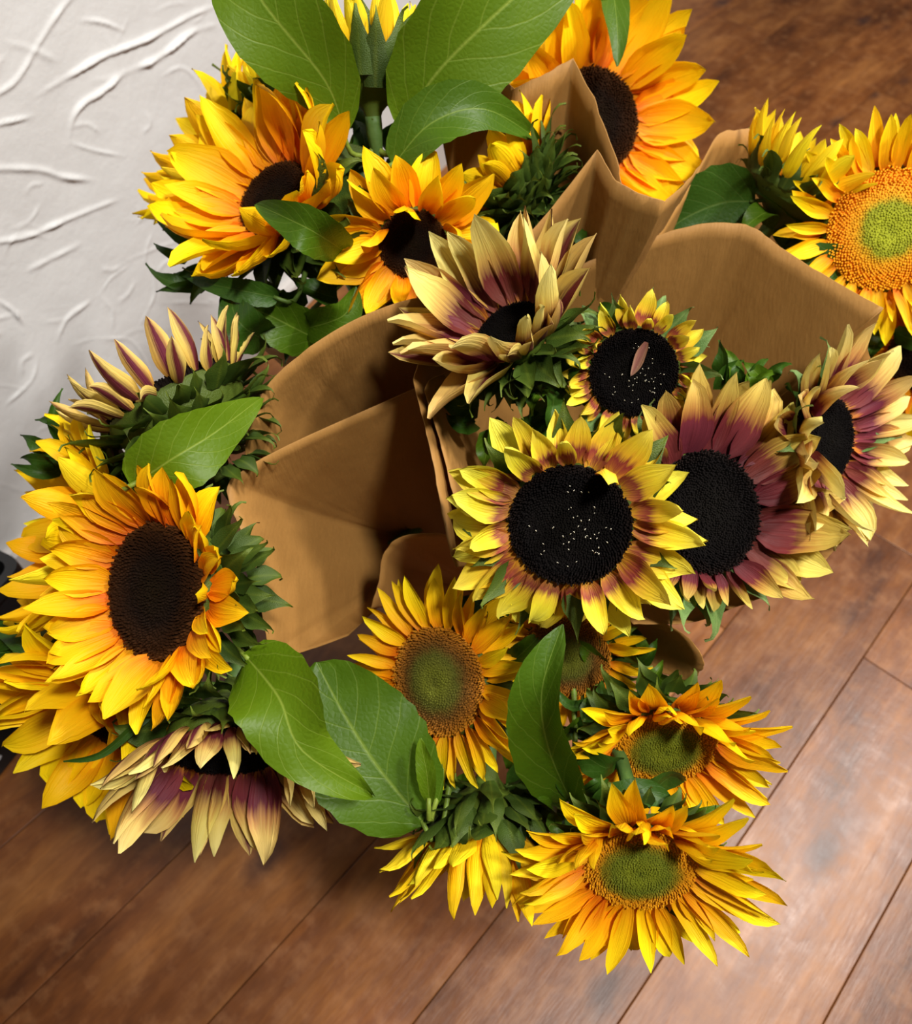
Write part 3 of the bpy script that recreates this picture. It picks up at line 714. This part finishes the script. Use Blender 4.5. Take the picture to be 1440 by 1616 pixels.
# ------------------------------------------------------------------ kraft paper wraps
def sheet(root, bq, rim, r_tie=.030, belly=.01, crink=.0025, seed=0, n=7, rows=26, drop=.9, lower=None, smooth=True):
    """a folded sheet: its free edge runs through rim points, the other end is gathered at the tie and goes on into the bucket"""
    tie = TIE[bq]
    ctl = [P(*p) for p in rim]
    top = catmull(ctl, n) if smooth else [ctl[i] + (ctl[i + 1] - ctl[i]) * (k / n) for i in range(len(ctl) - 1) for k in range(n)] + [ctl[-1]]
    v = []; uv = []
    base = root.location
    m = len(top)
    for i, p in enumerate(top):
        h = Vector((p.x - tie.x, p.y - tie.y, 0))
        hd = h.normalized() if h.length > 1e-4 else Vector((1, 0, 0))
        q = tie + hd * r_tie
        for j in range(rows):
            s_ = j / (rows - 1)
            if s_ <= drop:
                t = s_ / drop
                c = p.lerp(q, t)
                out = (hd + Vector((0, 0, .5))).normalized()
                c = c + out * (belly * math.sin(math.pi * t))
                c = c + out * (crink * noise.noise(Vector((i * 3.0 / n + seed * 9, t * 2.2, seed))) * (1.2 if t > .05 else .8)) + out * (.0015 * noise.noise(Vector((i * 7.0 / n, t * 5 + seed, 4))))
            else:
                t = (s_ - drop) / (1 - drop)
                fl = Vector((BUCKET.x + (tie.x - BUCKET.x) * .75, BUCKET.y + (tie.y - BUCKET.y) * .75, .05)) + hd * (r_tie * .9)
                c = q.lerp(fl, t)
            v.append(c - base); uv.append((i / (m - 1), s_))
    o = link('sheet', mesh('sheet', v, grid_faces(m, rows), uv), M['paper'], root)
    md = o.modifiers.new('thickness', 'SOLIDIFY'); md.thickness = .0006; md.offset = 0
    return o
def wrap(bq, label):
    t = TIE[bq]
    r = empty('paper_wrap', Vector((BUCKET.x + (t.x - BUCKET.x) * .75, BUCKET.y + (t.y - BUCKET.y) * .75, .012)))
    tag(r, label, 'paper wrap', 'kraft paper bouquet wraps'); return r
w1 = wrap(1, 'brown kraft paper wrap with a long curved edge under the curled golden sunflower')
sheet(w1, 1, [(740, 500, .60), (700, 476, .585), (650, 472, .575), (560, 505, .57), (480, 555, .565), (420, 612, .565), (392, 680, .57), (384, 760, .59), (392, 830, .62)], seed=1, belly=.012)
sheet(w1, 1, [(470, 560, .66), (400, 535, .70), (395, 520, .74), (430, 500, .78)], seed=2)
w2 = wrap(2, 'brown kraft paper wrap with sharp pointed corners in front of the large golden sunflower')
sheet(w2, 2, [(690, 170, .64), (705, 128, .635), (772, 104, .63), (812, 140, .625), (862, 116, .62), (905, 92, .62), (942, 165, .615), (978, 265, .61), (985, 330, .62)], seed=3, smooth=False, belly=0)
sheet(w2, 2, [(800, 410, .60), (870, 330, .597), (943, 236, .59), (972, 285, .588), (1008, 305, .587), (1050, 318, .59), (1080, 292, .61), (1105, 262, .64)], seed=4, smooth=False, belly=0)
w3 = wrap(3, 'brown kraft paper wrap round the yellow sunflowers, a corner rising behind two leaves')
sheet(w3, 3, [(1040, 370, .66), (1085, 300, .67), (1112, 250, .69), (1135, 212, .70), (1165, 205, .71), (1198, 206, .72), (1215, 240, .74)], seed=5, belly=0)
sheet(w3, 3, [(1215, 240, .76), (1330, 330, .78), (1450, 430, .78), (1500, 560, .74)], seed=15, belly=.01)
w4 = wrap(4, 'wide open brown kraft paper wrap round the two-tone sunflowers')
sheet(w4, 4, [(720, 895, .53), (706, 850, .525), (688, 750, .53), (668, 660, .54), (655, 590, .555), (690, 545, .58), (800, 470, .63), (900, 425, .65), (970, 398, .65), (1050, 368, .645), (1120, 352, .64), (1185, 358, .635), (1240, 395, .625), (1320, 445, .60), (1395, 486, .575)], seed=6, belly=.010)
sheet(w4, 4, [(1395, 486, .575), (1372, 540, .595), (1385, 620, .62), (1390, 720, .625), (1350, 820, .615), (1305, 882, .605), (1240, 925, .595), (1170, 955, .585), (1090, 982, .575), (1000, 985, .57)], seed=7, belly=.010)
sheet(w4, 4, [(738, 860, .535), (716, 780, .54), (690, 680, .55), (672, 610, .56), (700, 590, .575)], seed=8, belly=.004)
w5 = wrap(5, 'brown kraft paper wrap with a broad smooth side, right of the biggest golden sunflower')
sheet(w5, 5, [(705, 592, .605), (560, 655, .585), (450, 705, .57), (385, 742, .562), (358, 775, .56), (385, 850, .555), (405, 930, .55), (420, 1000, .555), (435, 1032, .565), (480, 1028, .59), (550, 1003, .62)], seed=9, belly=.010)
w6 = wrap(6, 'brown kraft paper wrap round the green-centred sunflowers, its edge rolled over')
sheet(w6, 6, [(585, 960, .62), (598, 920, .615), (604, 880, .61), (625, 852, .605), (665, 842, .60), (720, 848, .60), (800, 880, .60)], seed=10, belly=.006)
sheet(w6, 6, [(940, 960, .59), (1000, 975, .585), (1050, 985, .58), (1085, 1005, .575), (1108, 1035, .575), (1108, 1058, .585), (1085, 1072, .60), (1040, 1060, .62)], seed=11, belly=.006)

# ------------------------------------------------------------------ bucket that holds the bouquets
bk = empty('flower_bucket', BUCKET); tag(bk, 'white plastic bucket on the floor under all the wrapped sunflowers', 'bucket')
v, f = lathe([(.001, .010), (.118, .010), (.122, .014), (.150, .262), (.150, .270), (.158, .270), (.158, .258), (.153, .255), (.126, .004), (.122, 0), (.001, 0)], 40)
link('bucket_body', mesh('bucket_body', v, f), M['bucket'], bk)
hp = [Vector((.153 * math.cos(a), .153 * math.sin(a) , .245 - .09 * math.sin((a - .5) / 2.2 * math.pi))) for a in [.5 + 2.2 * k / 14 for k in range(15)]]
hp = [Vector((p.x * 1.06, p.y * 1.06, p.z)) for p in hp]
v, f = tube(hp, [.002] * len(hp), 6)
link('handle', mesh('handle', v, f), M['base'], bk)

# ------------------------------------------------------------------ black bin by the wall, cut by the picture's edge
e0 = floor_pt(0, 1228); e1 = floor_pt(150, 1040)
bx = (e1 - e0).normalized(); by = Vector((bx.y, -bx.x, 0))
LEN, DEP, HGT = .46, .11, .24
end = e0 + bx * (e1 - e0).length
bctr = end - bx * (LEN / 2) - by * (DEP / 2)
bin_r = empty('storage_bin', bctr); tag(bin_r, 'black plastic bin with white print on the floor by the wall', 'bin')
def rrect(hx, hy, r, z, n=5):
    out = []
    for cx, cy, a0 in ((hx - r, hy - r, 0), (-hx + r, hy - r, 90), (-hx + r, -hy + r, 180), (hx - r, -hy + r, 270)):
        for k in range(n):
            a = R_(a0 + 90 * k / (n - 1)); out.append(bx * (cx + r * math.cos(a)) + by * (cy + r * math.sin(a)) + Vector((0, 0, z)))
    return out
hx, hy = LEN / 2, DEP / 2
rings = [rrect(hx - .004, hy - .004, .012, 0), rrect(hx, hy, .014, .004), rrect(hx, hy, .014, HGT - .02), rrect(hx + .006, hy + .006, .016, HGT - .018), rrect(hx + .006, hy + .006, .016, HGT), rrect(hx - .004, hy - .004, .012, HGT), rrect(hx - .006, hy - .006, .012, .012)]
v = [p for r in rings for p in r]; n = len(rings[0]); f = []
for i in range(len(rings) - 1):
    for k in range(n): f.append((i * n + k, i * n + (k + 1) % n, (i + 1) * n + (k + 1) % n, (i + 1) * n + k))
f.append(tuple(range(n))[::-1]); f.append(tuple((len(rings) - 1) * n + k for k in range(n)))
link('bin_body', mesh('bin_body', v, f, smooth=False), M['black'], bin_r)
cu = bpy.data.curves.new('print', 'FONT'); cu.body = 's'; cu.size = .026; cu.extrude = .0002; cu.align_x = 'RIGHT'
cu.materials.append(M['print'])
r_ = ray(4, 1192); t_ = (end - CAM).dot(by) / r_.dot(by); q = CAM + r_ * t_ + by * .0006
tmp = bpy.data.objects.new('letter', cu); col.objects.link(tmp); bpy.context.view_layer.update()
lm = bpy.data.meshes.new_from_object(tmp.evaluated_get(bpy.context.evaluated_depsgraph_get()))
bpy.data.objects.remove(tmp, do_unlink=True)
po = link('printed_letter', lm, M['print'], bin_r, Matrix.Translation(q - bctr) @ Matrix((bx, Vector((0, 0, 1)), by)).transposed().to_4x4())
po['label'] = 'small white printed letter'
